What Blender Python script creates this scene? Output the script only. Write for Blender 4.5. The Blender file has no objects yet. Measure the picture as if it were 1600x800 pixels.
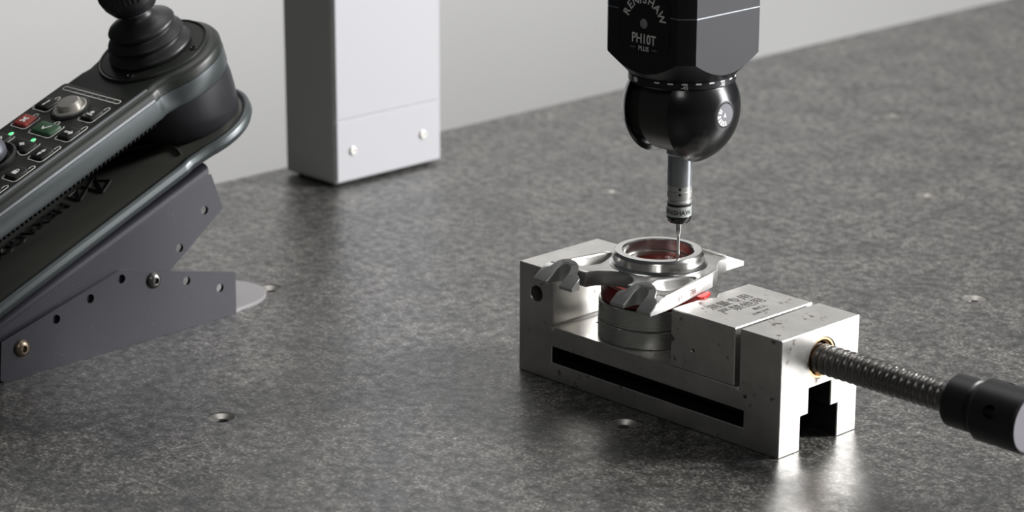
import bpy, bmesh, math, random
from mathutils import Vector, Matrix

random.seed(7)
S = 0.001                      # every builder below works in millimetres
scene = bpy.context.scene
COL = scene.collection

# ------------------------------------------------------------------ camera
def cam_basis(yaw, pitch, roll):
    fh = Vector((math.cos(yaw), math.sin(yaw), 0)); r = Vector((math.sin(yaw), -math.cos(yaw), 0)); u = Vector((0, 0, 1))
    f = fh*math.cos(pitch) - u*math.sin(pitch); up = r.cross(f)
    c, s = math.cos(roll), math.sin(roll)
    return f, r*c + up*s, up*c - r*s
CF, CR, CU = cam_basis(math.radians(135.912), math.radians(17.199), math.radians(0.136))
CPOS = Vector((987.709, -962.419, 493.792))
cam = bpy.data.cameras.new('camera'); camo = bpy.data.objects.new('camera', cam); COL.objects.link(camo)
M = Matrix((CR, CU, -CF)).transposed().to_4x4(); M.translation = CPOS*S
camo.matrix_world = M
cam.sensor_width = 36; cam.lens = 4030.25*36/1600
cam.clip_start = 0.05; cam.clip_end = 50
cam.dof.use_dof = True
cam.dof.focus_distance = (Vector((88, 12, 80)) - CPOS).dot(CF)*S
cam.dof.aperture_fstop = 10.0
scene.camera = camo

# ------------------------------------------------------------------ world, lights, exposure
vs = scene.view_settings
vs.view_transform = 'Standard'; vs.look = 'None'; vs.gamma = 1; vs.use_curve_mapping = False; vs.exposure = 0.0
world = bpy.data.worlds.new('room_light'); scene.world = world; world.use_nodes = True
bg = world.node_tree.nodes['Background']; bg.inputs[0].default_value = (0.90, 0.95, 1.0, 1); bg.inputs[1].default_value = 0.035

def area(name, loc, target, sx, sy, power, color=(1, 1, 1)):
    l = bpy.data.lights.new(name, 'AREA'); l.shape = 'RECTANGLE'; l.size = sx; l.size_y = sy; l.energy = power; l.color = color
    o = bpy.data.objects.new(name, l); COL.objects.link(o); o.location = loc
    o.rotation_euler = (Vector(target) - Vector(loc)).to_track_quat('-Z', 'Y').to_euler()
    return o
# tall window to the right of the table, and the room's ceiling lights
area('window_daylight', (1.85, 1.95, 0.62), (0.0, 0.0, 0.2), 0.75, 1.15, 52, (0.98, 0.98, 1.0))
area('ceiling_lamp_light', (1.5, 1.7, 1.5), (0.0, 0.1, 0.0), 0.45, 0.45, 90, (1.0, 0.99, 0.97))
area('rear_ceiling_light', (1.7, -1.9, 1.9), (0.1, 0, 0.1), 0.6, 0.6, 5.5, (1.0, 0.985, 0.96))
area('ceiling_panel_light', (-0.45, 0.5, 2.3), (-0.45, 0.5, 0), 1.2, 1.2, 18, (1.0, 0.985, 0.96))

# ------------------------------------------------------------------ materials
MATS = {}
def mat(name, color=(0.5, 0.5, 0.5), rough=0.5, metal=0.0, spec=0.5, coat=0.0, emit=None, estr=0):
    m = bpy.data.materials.new(name); m.use_nodes = True; b = m.node_tree.nodes['Principled BSDF']
    b.inputs['Base Color'].default_value = (*color, 1); b.inputs['Roughness'].default_value = rough
    b.inputs['Metallic'].default_value = metal; b.inputs['Specular IOR Level'].default_value = spec
    b.inputs['Coat Weight'].default_value = coat
    if emit: b.inputs['Emission Color'].default_value = (*emit, 1); b.inputs['Emission Strength'].default_value = estr
    MATS[name] = m
    return m
def nodes(m): return m.node_tree.nodes, m.node_tree.links, m.node_tree.nodes['Principled BSDF']
def noise(m, scale, detail=4, rough=0.6, stretch=None):
    N, L, b = nodes(m); tc = N.new('ShaderNodeTexCoord'); n = N.new('ShaderNodeTexNoise')
    n.inputs['Scale'].default_value = scale; n.inputs['Detail'].default_value = detail; n.inputs['Roughness'].default_value = rough
    if stretch:
        mp = N.new('ShaderNodeMapping'); mp.inputs['Scale'].default_value = stretch
        L.new(tc.outputs['Object'], mp.inputs[0]); L.new(mp.outputs[0], n.inputs['Vector'])
    else: L.new(tc.outputs['Object'], n.inputs['Vector'])
    return n
def ramp(m, src, stops):
    N, L, b = nodes(m); r = N.new('ShaderNodeValToRGB'); e = r.color_ramp.elements
    while len(e) < len(stops): e.new(0.5)
    for el, (p, c) in zip(e, stops): el.position = p; el.color = (*c, 1) if len(c) == 3 else c
    L.new(src, r.inputs[0]); return r
def mixc(m, fac, a, b_, mode='MIX'):
    N, L, b = nodes(m); x = N.new('ShaderNodeMix'); x.data_type = 'RGBA'; x.blend_type = mode
    for s, v in ((0, fac), (6, a), (7, b_)):
        if hasattr(v, 'links'): L.new(v, x.inputs[s])
        elif s == 0: x.inputs[0].default_value = v
        else: x.inputs[s].default_value = (*v, 1)
    return x.outputs[2]
def bump(m, src, strength, dist):
    N, L, b = nodes(m); bp = N.new('ShaderNodeBump'); bp.inputs['Strength'].default_value = strength; bp.inputs['Distance'].default_value = dist
    L.new(src, bp.inputs['Height']); L.new(bp.outputs[0], b.inputs['Normal'])

# granite: mottled dark stone, fine crystals, semi-polished
g = mat('granite', rough=0.36, spec=1.0); N, L, b = nodes(g)
n1 = noise(g, 520, 3, 0.75); n2 = noise(g, 150, 4, 0.65); n3 = noise(g, 26, 4, 0.6)
c1 = ramp(g, n1.outputs[0], [(0.36, (0.014, 0.014, 0.0138)), (0.52, (0.062, 0.0615, 0.060)), (0.70, (0.27, 0.264, 0.255))])
c2 = ramp(g, n2.outputs[0], [(0.36, (0.22, 0.22, 0.225)), (0.64, (1.65, 1.64, 1.60))])
c3 = ramp(g, n3.outputs[0], [(0.34, (0.55, 0.565, 0.58)), (0.66, (1.45, 1.43, 1.38))])
x = mixc(g, 1.0, c1.outputs[0], c2.outputs[0], 'MULTIPLY'); x = mixc(g, 1.0, x, c3.outputs[0], 'MULTIPLY')
L.new(x, b.inputs['Base Color'])
rr = ramp(g, n2.outputs[0], [(0.3, (0.46,)*3), (0.7, (0.28,)*3)]); L.new(rr.outputs[0], b.inputs['Roughness'])
bump(g, n1.outputs[0], 0.25, 0.0002)

# ground steel of the vise, with brownish age spots
def steel(name, base, rough, metal, spots=True, streak=None):
    m = mat(name, base, rough, metal); N, L, b = nodes(m)
    n = noise(m, 60, 5, 0.6); v = ramp(m, n.outputs[0], [(0.3, tuple(c*0.86 for c in base)), (0.7, tuple(min(1, c*1.08) for c in base))])
    col = v.outputs[0]
    if spots:
        s = noise(m, 260, 3, 0.55); k = noise(m, 38, 2, 0.5)
        sm = ramp(m, s.outputs[0], [(0.57, (0, 0, 0)), (0.67, (1, 1, 1))]); km = ramp(m, k.outputs[0], [(0.545, (0, 0, 0)), (0.63, (1, 1, 1))])
        f = mixc(m, 1.0, sm.outputs[0], km.outputs[0], 'MULTIPLY')
        col = mixc(m, f, col, (0.11, 0.06, 0.035))
    L.new(col, b.inputs['Base Color'])
    r = noise(m, 35, 4, 0.6, streak); q = ramp(m, r.outputs[0], [(0.3, (rough*0.8,)*3), (0.7, (rough*1.2,)*3)]); L.new(q.outputs[0], b.inputs['Roughness'])
    return m
steel('vise_steel', (0.66, 0.645, 0.62), 0.34, 0.86)
steel('turned_steel', (0.60, 0.61, 0.585), 0.30, 1.0, False, (1, 1, 40))
steel('polished_steel', (0.72, 0.715, 0.70), 0.20, 1.0, False)
steel('machined_steel', (0.56, 0.57, 0.55), 0.34, 0.6, False)
cst = steel('cast_alloy', (0.62, 0.61, 0.59), 0.36, 0.95, False); nn = noise(cst, 900, 3); bump(cst, nn.outputs[0], 0.25, 0.0002)
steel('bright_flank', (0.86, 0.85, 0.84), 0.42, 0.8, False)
steel('thread_steel', (0.20, 0.194, 0.185), 0.32, 0.9, False)
mat('black_oxide', (0.014, 0.014, 0.016), 0.42, 0.2)
mat('slot_steel', (0.022, 0.022, 0.024), 0.5, 0.5)
mat('knob_face', (0.20, 0.19, 0.215), 0.5, 0.4)
mat('bronze', (0.72, 0.45, 0.24), 0.25, 1.0)
mat('dark_hole', (0.006, 0.006, 0.006), 0.7)
r_ = mat('red_urethane', (0.17, 0.013, 0.008), 0.35, 0.0)
mat('red_shim', (0.62, 0.02, 0.015), 0.4)
an = mat('black_anodised', (0.014, 0.014, 0.018), 0.40, 0.25, 0.6); nn = noise(an, 1500, 2); bump(an, nn.outputs[0], 0.08, 0.0001)
mat('black_gloss', (0.008, 0.008, 0.009), 0.22, 0.0, 0.55, 0.2)
mat('drum_satin', (0.040, 0.040, 0.038), 0.36, 0.2, 0.6)
mat('black_recess', (0.006, 0.006, 0.007), 0.5)
mat('white_print', (0.90, 0.90, 0.87), 0.5)
mat('grey_print', (0.30, 0.31, 0.30), 0.5)
mat('dark_print', (0.02, 0.02, 0.02), 0.5)
mat('laser_mark', (0.07, 0.065, 0.06), 0.5, 0.5)
mat('engraved_mark', (0.10, 0.06, 0.045), 0.6, 0.0)
mat('grey_aluminium', (0.40, 0.42, 0.44), 0.30, 0.75)
mat('silver_badge', (0.20, 0.20, 0.22), 0.5, 0.4)
mat('probe_label', (0.52, 0.55, 0.53), 0.4, 0.2)
sh = mat('shell_plastic', (0.078, 0.090, 0.093), 0.36, 0.45, 0.7); nn = noise(sh, 2600, 2, 0.7); bump(sh, nn.outputs[0], 0.35, 0.00012)
es = mat('edge_sheen', (0.22, 0.23, 0.245), 0.42, 0.5, 0.7); nn = noise(es, 2600, 2, 0.7); bump(es, nn.outputs[0], 0.5, 0.00015)
dk = mat('shell_dark', (0.018, 0.021, 0.018), 0.40, 0.0, 0.45); nn = noise(dk, 2600, 2, 0.7); bump(dk, nn.outputs[0], 0.15, 0.0001)
mat('housing_dark', (0.020, 0.020, 0.024), 0.45, 0.1)
mat('tray_black', (0.055, 0.057, 0.050), 0.32, 0.0, 0.55)
mat('emboss_black', (0.008, 0.008, 0.008), 0.3)
mat('panel_black', (0.007, 0.008, 0.006), 0.5, 0.0, 0.22)
mat('key_black', (0.010, 0.010, 0.010), 0.45, 0.0, 0.3)
mat('key_red', (0.32, 0.045, 0.035), 0.45)
mat('key_green', (0.030, 0.085, 0.040), 0.42)
mat('boot_rubber', (0.016, 0.016, 0.018), 0.42)
mat('silver_button', (0.62, 0.60, 0.56), 0.32, 0.75)
mat('joystick_silver', (0.15, 0.155, 0.18), 0.38, 0.5)
mat('led_green', (0.1, 0.8, 0.25), 0.4, 0, 0.5, 0, (0.10, 0.9, 0.28), 1.3)
bp_ = mat('bracket_paint', (0.030, 0.029, 0.038), 0.36, 0.3, 0.6); N, L, b = nodes(bp_)
s = noise(bp_, 1300, 2, 0.5); k = noise(bp_, 40, 2); sm = ramp(bp_, s.outputs[0], [(0.70, (0, 0, 0)), (0.74, (1, 1, 1))]); km = ramp(bp_, k.outputs[0], [(0.5, (0, 0, 0)), (0.62, (1, 1, 1))])
L.new(mixc(bp_, mixc(bp_, 1.0, sm.outputs[0], km.outputs[0], 'MULTIPLY'), (0.030, 0.029, 0.038), (0.35, 0.34, 0.34)), b.inputs['Base Color'])
mat('base_tab_lit', (0.34, 0.33, 0.34), 0.5, 0.3)  # paler than the bracket paint: light on the upward face put into colour
steel('old_bolt', (0.30, 0.24, 0.18), 0.35, 0.9, False)
mat('column_white', (0.49, 0.49, 0.515), 0.45)
mat('column_edge', (0.60, 0.60, 0.585), 0.5)
mat('gap_shade', (0.02, 0.02, 0.02), 0.6)
wl = mat('wall_paint', (0.6, 0.6, 0.59), 0.7); N, L, b = nodes(wl); nn = noise(wl, 1.2, 2); cc = ramp(wl, nn.outputs[0], [(0.3, (0.52, 0.52, 0.517)), (0.7, (0.56, 0.558, 0.552))]); L.new(cc.outputs[0], b.inputs['Base Color'])
mat('floor_grey', (0.22, 0.22, 0.22), 0.6)
mat('insert_steel', (0.33, 0.32, 0.30), 0.42, 0.8)

# ------------------------------------------------------------------ mesh helpers
def link(name, me, m, parent=None, smooth=30, matrix=None):
    o = bpy.data.objects.new(name, me); COL.objects.link(o)
    if m: me.materials.clear(); me.materials.append(MATS[m])
    if smooth and len(me.polygons):
        me.polygons.foreach_set('use_smooth', [True]*len(me.polygons)); me.set_sharp_from_angle(angle=math.radians(smooth))
    if matrix is not None: o.matrix_world = matrix
    if parent: o.parent = parent
    return o
def to_mesh(bm, name='m', scale=True):
    if scale: bmesh.ops.scale(bm, vec=(S, S, S), verts=bm.verts)
    bmesh.ops.recalc_face_normals(bm, faces=bm.faces)
    me = bpy.data.meshes.new(name); bm.to_mesh(me); bm.free(); return me
def obj(name, bm, m, parent=None, smooth=30): return link(name, to_mesh(bm, name), m, parent, smooth)
def tag(o, label, cat, group=None, kind=None):
    o['label'] = label; o['category'] = cat
    if group: o['group'] = group
    if kind: o['kind'] = kind
    return o
def empty(name, loc=(0, 0, 0), rot=None):
    o = bpy.data.objects.new(name, None); COL.objects.link(o); o.empty_display_size = 0.01
    m = Matrix.Translation(Vector(loc)*S)
    if rot is not None: m = m @ rot
    o.matrix_world = m; return o
def box(bm, x0, x1, y0, y1, z0, z1, bev=0):
    vs_ = [bm.verts.new(p) for p in ((x0,y0,z0),(x1,y0,z0),(x1,y1,z0),(x0,y1,z0),(x0,y0,z1),(x1,y0,z1),(x1,y1,z1),(x0,y1,z1))]
    fs = [bm.faces.new([vs_[i] for i in f]) for f in ((3,2,1,0),(4,5,6,7),(0,1,5,4),(1,2,6,5),(2,3,7,6),(3,0,4,7))]
    if bev:
        es = list({e for f in fs for e in f.edges})
        bmesh.ops.bevel(bm, geom=es, offset=bev, segments=2, affect='EDGES', profile=0.5)
    return bm
def prism(bm, pts, axis, a, b_):
    """polygon pts in the two other axes, extruded along axis from a to b_"""
    def P(p, t):
        return {'x': (t, p[0], p[1]), 'y': (p[0], t, p[1]), 'z': (p[0], p[1], t)}[axis]
    A = [bm.verts.new(P(p, a)) for p in pts]; B = [bm.verts.new(P(p, b_)) for p in pts]
    bm.faces.new(A[::-1]); bm.faces.new(B); n = len(pts)
    for i in range(n): bm.faces.new((A[i], A[(i+1) % n], B[(i+1) % n], B[i]))
    return bm
def lathe(bm, prof, seg=64, axis='z', c=(0, 0, 0), closed=False):
    """prof: (radius, height) list about an axis; ends capped unless the radius is 0 or closed"""
    rings = []
    for r, h in prof:
        ring = []
        for i in range(seg if r > 1e-6 else 1):
            a = 2*math.pi*i/seg; p, q = r*math.cos(a), r*math.sin(a)
            v = {'z': (p, q, h), 'x': (h, p, q), 'y': (q, h, p)}[axis]
            ring.append(bm.verts.new((c[0]+v[0], c[1]+v[1], c[2]+v[2])))
        rings.append(ring)
    pr = list(zip(rings, rings[1:])) + ([(rings[-1], rings[0])] if closed else [])
    for A, B in pr:
        for i in range(seg):
            j = (i+1) % seg
            if len(A) == 1 and len(B) == 1: break
            if len(A) == 1: bm.faces.new((A[0], B[j], B[i]))
            elif len(B) == 1: bm.faces.new((A[i], A[j], B[0]))
            else: bm.faces.new((A[i], A[j], B[j], B[i]))
    if not closed:
        for R in (rings[0][::-1], rings[-1]):
            if len(R) > 1: bm.faces.new(R)
    return bm
def tube(bm, pts, r, seg=8, closed=False):
    pts = [Vector(p) for p in pts]; n = len(pts); rings = []
    up = None
    for i, p in enumerate(pts):
        t = (pts[(i+1) % n] - pts[i-1]) if closed else (pts[min(i+1, n-1)] - pts[max(i-1, 0)])
        t.normalize()
        if up is None: up = Vector((0, 0, 1)) if abs(t.z) < 0.9 else Vector((1, 0, 0))
        s_ = t.cross(up).normalized(); up = s_.cross(t).normalized()
        rings.append([bm.verts.new(p + s_*r*math.cos(2*math.pi*k/seg) + up*r*math.sin(2*math.pi*k/seg)) for k in range(seg)])
    for A, B in list(zip(rings, rings[1:])) + ([(rings[-1], rings[0])] if closed else []):
        for k in range(seg): bm.faces.new((A[k], A[(k+1) % seg], B[(k+1) % seg], B[k]))
    if not closed: bm.faces.new(rings[0][::-1]); bm.faces.new(rings[-1])
    return bm
def offset_poly(pts, d):
    n = len(pts); out = []
    area_ = sum(pts[i][0]*pts[(i+1) % n][1] - pts[(i+1) % n][0]*pts[i][1] for i in range(n)); sg = 1 if area_ > 0 else -1
    for i in range(n):
        p0, p1, p2 = Vector(pts[i-1]), Vector(pts[i]), Vector(pts[(i+1) % n])
        a = (p1-p0).normalized(); b_ = (p2-p1).normalized()
        na = Vector((-a.y, a.x))*sg; nb = Vector((-b_.y, b_.x))*sg
        m = na+nb
        k = 1/max(0.5, (1+na.dot(nb))/2*1.0) if m.length > 1e-6 else 1
        m = m/2*k if m.length > 1e-6 else na
        out.append((p1.x+m.x*d, p1.y+m.y*d))
    return out
def loft(bm, outline, levels, cap=(True, True)):
    """levels: (height, inset) of an outline in x, y"""
    rings = [[bm.verts.new((*p, h)) for p in offset_poly(outline, ins)] for h, ins in levels]
    n = len(outline)
    for A, B in zip(rings, rings[1:]):
        for i in range(n): bm.faces.new((A[i], A[(i+1) % n], B[(i+1) % n], B[i]))
    if cap[0]: bm.faces.new(rings[0][::-1])
    if cap[1]: bm.faces.new(rings[-1])
    return bm
def rrect(cx, cy, w, h, r, seg=5):
    pts = []
    for k, (sx, sy) in enumerate(((1, 1), (-1, 1), (-1, -1), (1, -1))):
        for i in range(seg+1):
            a = math.pi/2*(k + i/seg); pts.append((cx+sx*(w/2-r)+r*math.cos(a), cy+sy*(h/2-r)+r*math.sin(a)))
    return pts
def boolean(me, cutters, op='DIFFERENCE'):
    """me, cutters: meshes already in metres; returns the resulting mesh"""
    o = bpy.data.objects.new('tmp', me); COL.objects.link(o); tmp = []
    for c in cutters:
        co = bpy.data.objects.new('cut', c); COL.objects.link(co); tmp.append(co)
        md = o.modifiers.new('b', 'BOOLEAN'); md.operation = op; md.object = co; md.solver = 'EXACT'
    dg = bpy.context.evaluated_depsgraph_get()
    r = bpy.data.meshes.new_from_object(o.evaluated_get(dg))
    for t in [o]+tmp: bpy.data.objects.remove(t)
    return r
def bevelled(me, width, angle=35, seg=2):
    o = bpy.data.objects.new('tmp', me); COL.objects.link(o)
    md = o.modifiers.new('b', 'BEVEL'); md.width = width*S; md.segments = seg; md.limit_method = 'ANGLE'; md.angle_limit = math.radians(angle)
    r = bpy.data.meshes.new_from_object(o.evaluated_get(bpy.context.evaluated_depsgraph_get())); bpy.data.objects.remove(o); return r
def cyl_mesh(axis, c, r, a, b_, seg=40):
    bm = bmesh.new(); lathe(bm, [(r, a), (r, b_)], seg, axis, c); return to_mesh(bm)
def text_mesh(s_, size, fn, depth=0.12, bold=0.0, align='CENTER', spacing=1.0, xs=1.0):
    """text outlines mapped by fn(x, y, z) -> xyz in mm; size = letter em size in mm"""
    cu = bpy.data.curves.new('t', 'FONT'); cu.body = s_; cu.size = size; cu.align_x = align; cu.extrude = depth/2; cu.offset = bold
    cu.space_character = spacing; cu.resolution_u = 3
    o = bpy.data.objects.new('t', cu); COL.objects.link(o)
    me = bpy.data.meshes.new_from_object(o.evaluated_get(bpy.context.evaluated_depsgraph_get())); bpy.data.objects.remove(o)
    for v in me.vertices: v.co = Vector(fn(v.co.x*xs, v.co.y, v.co.z))*S
    return me

# ------------------------------------------------------------------ setting: wall and granite
bm = bmesh.new(); box(bm, -1400, -1300, 330, 4500, -780, 2600)
w = obj('wall_back', bm, 'wall_paint', smooth=0); tag(w, 'plain pale grey wall behind the granite table', 'wall', kind='structure')

bm = bmesh.new(); box(bm, -1400, 3200, -2600, 4500, -800, -780)
fl = obj('floor', bm, 'floor_grey', smooth=0); tag(fl, 'grey workshop floor under the granite table', 'floor', kind='structure')

granite = empty('granite_surface_plate', (300, 200, 0))
tag(granite, 'dark mottled granite measuring table that everything stands on', 'surface plate')
INS = [(-54.8, -169.5), (100.7, -19.4), (101.4, 292.3), (-60.4, 456.9), (-220.2, 622.7), (-219.2, 304.4), (-213.0, -8.8)]
bm = bmesh.new(); box(bm, -428, 1500, -1300, 1700, -220, 0)
gm = boolean(to_mesh(bm), [cyl_mesh('z', (x_, y_, 0), 7.6, -16, 5, 40) for x_, y_ in INS])
o = link('stone_slab', gm, 'granite', smooth=0); o.parent = granite; o.matrix_parent_inverse = granite.matrix_world.inverted()
for lx in (-300, 1350):
    for ly in (-1150, 1550):
        bm = bmesh.new(); box(bm, lx-60, lx+60, ly-60, ly+60, -780, -220, 4); o = obj('support_leg', bm, 'black_oxide', None, 15); o.parent = granite; o.matrix_parent_inverse = granite.matrix_world.inverted()
ins_me = None
for x_, y_ in INS:
    if ins_me is None:
        bm = bmesh.new()
        lathe(bm, [(7.55, -0.25), (7.55, -14), (3.0, -14), (3.0, -3.6), (3.5, -3.4), (3.0, -3.0), (3.5, -2.6), (3.1, -2.2), (4.2, -1.5), (6.4, -0.7), (7.0, -0.25)], 40, closed=True)
        ins_me = to_mesh(bm)
    o = link('threaded_insert', ins_me, 'insert_steel', smooth=25); o.location = Vector((x_, y_, 0))*S
    o.parent = granite; o.matrix_parent_inverse = granite.matrix_world.inverted()

# ------------------------------------------------------------------ white machine column
colm = empty('machine_column', (-387, 220, 0))
tag(colm, 'tall white rectangular machine column at the back of the granite table', 'column')
def child(name, bm, m, parent, smooth=30):
    o = obj(name, bm, m, None, smooth); o.parent = parent; o.matrix_parent_inverse = parent.matrix_world.inverted(); return o
def childm(name, me, m, parent, smooth=30):
    o = link(name, me, m, None, smooth); o.parent = parent; o.matrix_parent_inverse = parent.matrix_world.inverted(); return o
bm = bmesh.new(); box(bm, -415.4, -361, 169.8, 271.3, 2, 900, 2.2); child('column_body', bm, 'column_edge', colm, 15)
bm = bmesh.new(); box(bm, -361.5, -359.9, 171.5, 269.6, 3.5, 48, 0.5); child('lower_cover', bm, 'column_white', colm, 15)
bm = bmesh.new(); box(bm, -361.5, -359.9, 171.5, 269.6, 48.4, 899, 0.5); child('upper_cover', bm, 'column_white', colm, 15)
bm = bmesh.new(); box(bm, -409, -367, 176, 265, 0, 2.2); child('shadow_gap_block', bm, 'gap_shade', colm)  # added dark block stands in for the shadow gap under the column
for yy in (185.7, 252.3):
    bm = bmesh.new(); lathe(bm, [(3.1, -360.2), (3.1, -359.0), (2.4, -358.5), (1.3, -358.5), (1.3, -359.4), (0, -359.4)], 24, 'x', (0, yy, 24.8)); child('cover_screw', bm, 'silver_button', colm)

# ------------------------------------------------------------------ toolmaker's vise
VL, VW, VH, BED = 191.9, 63.0, 64.2, 31.6
vise = empty('toolmakers_vise', (VL/2, VW/2, 0))
tag(vise, 'ground steel precision vise with brown stains on the granite table', 'vise')
prof = [(0, 0), (VL, 0), (VL, VH), (163.9, VH), (163.9, BED+1.6), (165.2, BED-0.4), (163.8, BED-1.2), (162.2, BED), (28.4, BED), (27.2, BED-1.5), (26.0, BED-0.4), (27.2, BED+1.6), (27.2, VH), (0, VH)]
bm = bmesh.new(); prism(bm, prof, 'y', 0, VW); body = to_mesh(bm)
cut = []
bm = bmesh.new(); box(bm, 26.2, 167.4, -5, 14, 10.5, 19.9); cut.append(to_mesh(bm))
bm = bmesh.new(); prism(bm, [(17, -3), (47, -3), (47, 19), (41, 19), (41, 33), (23.2, 33), (23.2, 19), (17, 19)], 'x', 38, VL+5); cut.append(to_mesh(bm))
cut.append(cyl_mesh('x', (0, 33, 47.6), 10.9, 160, 200, 48))
cut.append(cyl_mesh('y', (13.7, 0, 48.0), 4.6, -5, 40, 32))
body = boolean(body, cut)
body = bevelled(body, 0.45, 40, 1)
vb = childm('vise_body', body, 'vise_steel', vise, 20); body.materials.append(MATS['slot_steel'])
for p in body.polygons:          # inner faces of the milled slots take a darker steel
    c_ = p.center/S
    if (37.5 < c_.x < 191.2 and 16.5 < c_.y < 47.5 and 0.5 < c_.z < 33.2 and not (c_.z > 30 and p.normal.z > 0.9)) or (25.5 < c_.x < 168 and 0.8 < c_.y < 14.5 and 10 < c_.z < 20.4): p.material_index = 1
# movable jaw with a horizontal and an upright V-groove
jp = [(115.2, BED+0.1), (160.2, BED+0.1), (160.2, 63.6), (115.2, 63.6), (115.2, 49.6), (118.2, 47.2), (115.2, 44.8)]
bm = bmesh.new(); prism(bm, jp, 'y', 0.2, VW-0.2); jm = to_mesh(bm)
bm = bmesh.new(); prism(bm, [(114, 24.5), (119.5, 32), (114, 39.5)], 'z', 20, 80)
jm = bevelled(boolean(jm, [to_mesh(bm), cyl_mesh('y', (131.1, 0, 44), 0.9, -2, 6, 16)]), 0.5, 40, 1)
jaw = childm('movable_jaw', jm, 'vise_steel', vise, 20)
# laser marking on the movable jaw: lines read along +Y, tops toward -X
def jaw_text(s_, size, x0, y0, bold=0, sp=1.0):
    me = text_mesh(s_, size, lambda x, y, z: (x0 - y, y0 + x, 63.62 + z), 0.06, bold, 'LEFT', sp)
    return childm('marking', me, 'laser_mark', vise, 0)
jaw_text('测量专用', 8.4, 132.0, 14.0, 0.03)
jaw_text('严禁他用', 8.4, 141.2, 14.0, 0.03)
jaw_text('责任人', 3.4, 147.6, 30.5, 0.05)
jaw_text('JQ88 5799', 3.0, 152.6, 24.0, 0.03)
# bronze bush around the screw
bm = bmesh.new(); lathe(bm, [(10.85, 191.3), (10.85, 166), (8.6, 166), (8.6, 189.6), (9.9, 191.3)], 48, 'x', (0, 33, 47.6), True); child('screw_bush', bm, 'bronze', vise)
# lead screw: helical rounded thread
bm = bmesh.new(); PITCH = 4.55; seg = 28; rows = []
nx = int((286-150)/0.5)
for i in range(nx+1):
    x_ = 150+i*0.5; row = []
    for k in range(seg):
        a = 2*math.pi*k/seg; ph = (x_/PITCH + k/seg) % 1.0
        r = 6.75 + 1.5*math.sqrt(abs(math.sin(math.pi*ph)))
        row.append(bm.verts.new((x_, 33+r*math.cos(a), 47.2+r*math.sin(a))))
    rows.append(row)
for A, B in zip(rows, rows[1:]):
    for k in range(seg): bm.faces.new((A[k], A[(k+1) % seg], B[(k+1) % seg], B[k]))
bm.faces.new(rows[0][::-1]); bm.faces.new(rows[-1])
child('lead_screw', bm, 'thread_steel', vise, 60)
# black knob with cross holes
bm = bmesh.new(); lathe(bm, [(12.0, 275.6), (13.6, 277.6), (13.6, 290.6), (12.6, 291.4), (12.6, 292.6), (15.4, 295.4), (16.0, 296.2), (16.0, 321.5), (15.2, 322.6), (14.8, 322.6), (14.8, 321.8), (0, 321.8)], 56, 'x', (0, 33, 47.2)); km_ = to_mesh(bm)
bm = bmesh.new(); kd = Vector((0, -0.93, 0.36)); 
cm = []
for dvec in (kd, Vector((0, 0.36, 0.93))):
    bm2 = bmesh.new(); a_ = Vector((307.5, 33, 47.2))
    tube(bm2, [a_-dvec*25, a_+dvec*25], 3.6, 24); cm.append(to_mesh(bm2))
bm.free()
knob = childm('screw_knob', boolean(km_, cm), 'black_oxide', vise, 30)
bm = bmesh.new(); lathe(bm, [(14.7, 321.75), (14.5, 322.3), (4, 322.3), (3.4, 321.8), (0, 321.8)], 48, 'x', (0, 33, 47.2)); o = child('knob_end_face', bm, 'knob_face', vise)

# ------------------------------------------------------------------ support rings, red pad
CX, CY = 72.2, 32.2
def ringthing(name, z0, z1, r, ri, label):
    bm = bmesh.new(); lathe(bm, [(ri, z0), (r-0.5, z0), (r, z0+0.5), (r, z1-0.6), (r-0.6, z1), (ri+0.4, z1), (ri, z1-0.4)], 96, 'z', (CX, CY, 0), True)
    return tag(obj(name, bm, 'turned_steel', None, 30), label, 'ring')
ringthing('spacer_ring', BED+0.05, 41.9, 30.0, 20, 'lower turned steel spacer ring standing on the vise bed')
ringthing('spacer_ring', 42.0, 53.2, 29.8, 20, 'upper turned steel spacer ring stacked under the red pad')
bm = bmesh.new(); lathe(bm, [(0, 53.3), (27.8, 53.3), (28.6, 54.2), (28.6, 58.5), (25.5, 61.6), (22.5, 61.6), (21.5, 60.0), (0, 60.0)], 72, 'z', (CX, CY, 0))
tag(obj('red_pad', bm, 'red_urethane'), 'round dark red pad seen through the bore of the bracket', 'pad')
bm = bmesh.new(); loft(bm, [(112.6, 22.5), (115.6, 22.5), (116.6, 25.0), (116.0, 29.0), (113.6, 33.4), (110.6, 34.0)], [(63.65, 0), (64.6, 0), (64.8, 0.3)])
tag(obj('red_shim', bm, 'red_shim', None, 0), 'bright red shim peeking out between bracket and movable jaw', 'shim')

# ------------------------------------------------------------------ workpiece: bearing bracket with two forked lugs
WX, RY = 72.0, 36.5            # symmetry line, ring centre
part = empty('bearing_bracket', (WX, 30, 64))
tag(part, 'silver machined bracket with round bearing ring and two forked lugs, in the vise', 'bracket')
ZB, ZT = 63.72, 72.6
half = [(42.6, -4.6), (42.9, -2.8), (42.3, 0), (40.4, 9), (38.2, 19), (36.0, 29), (34.0, 38), (32.2, 45.5), (30.6, 50), (28.0, 53.6), (24.8, 57), (22.0, 61), (20.4, 65.5), (19.6, 71)]
arc = []
AC = (0, -5.8)
for i in range(17):
    a = math.radians(4.5 + 171*i/16)
    arc.append((AC[0]+15.4*math.cos(a), AC[1]+15.4*math.sin(a)))
outl = [(WX+a, b_) for a, b_ in half] + [(WX-a, b_) for a, b_ in half[::-1]] + [(WX+a, b_) for a, b_ in arc[::-1]]
bm = bmesh.new(); loft(bm, outl, [(ZB, 0.6), (ZB+0.8, 0), (ZT-0.8, 0), (ZT-0.25, 0.3), (ZT, 0.9)]); pl = to_mesh(bm)
cuts = [cyl_mesh('z', (WX, RY, 0), 20.5, 50, 90, 64)]
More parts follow.
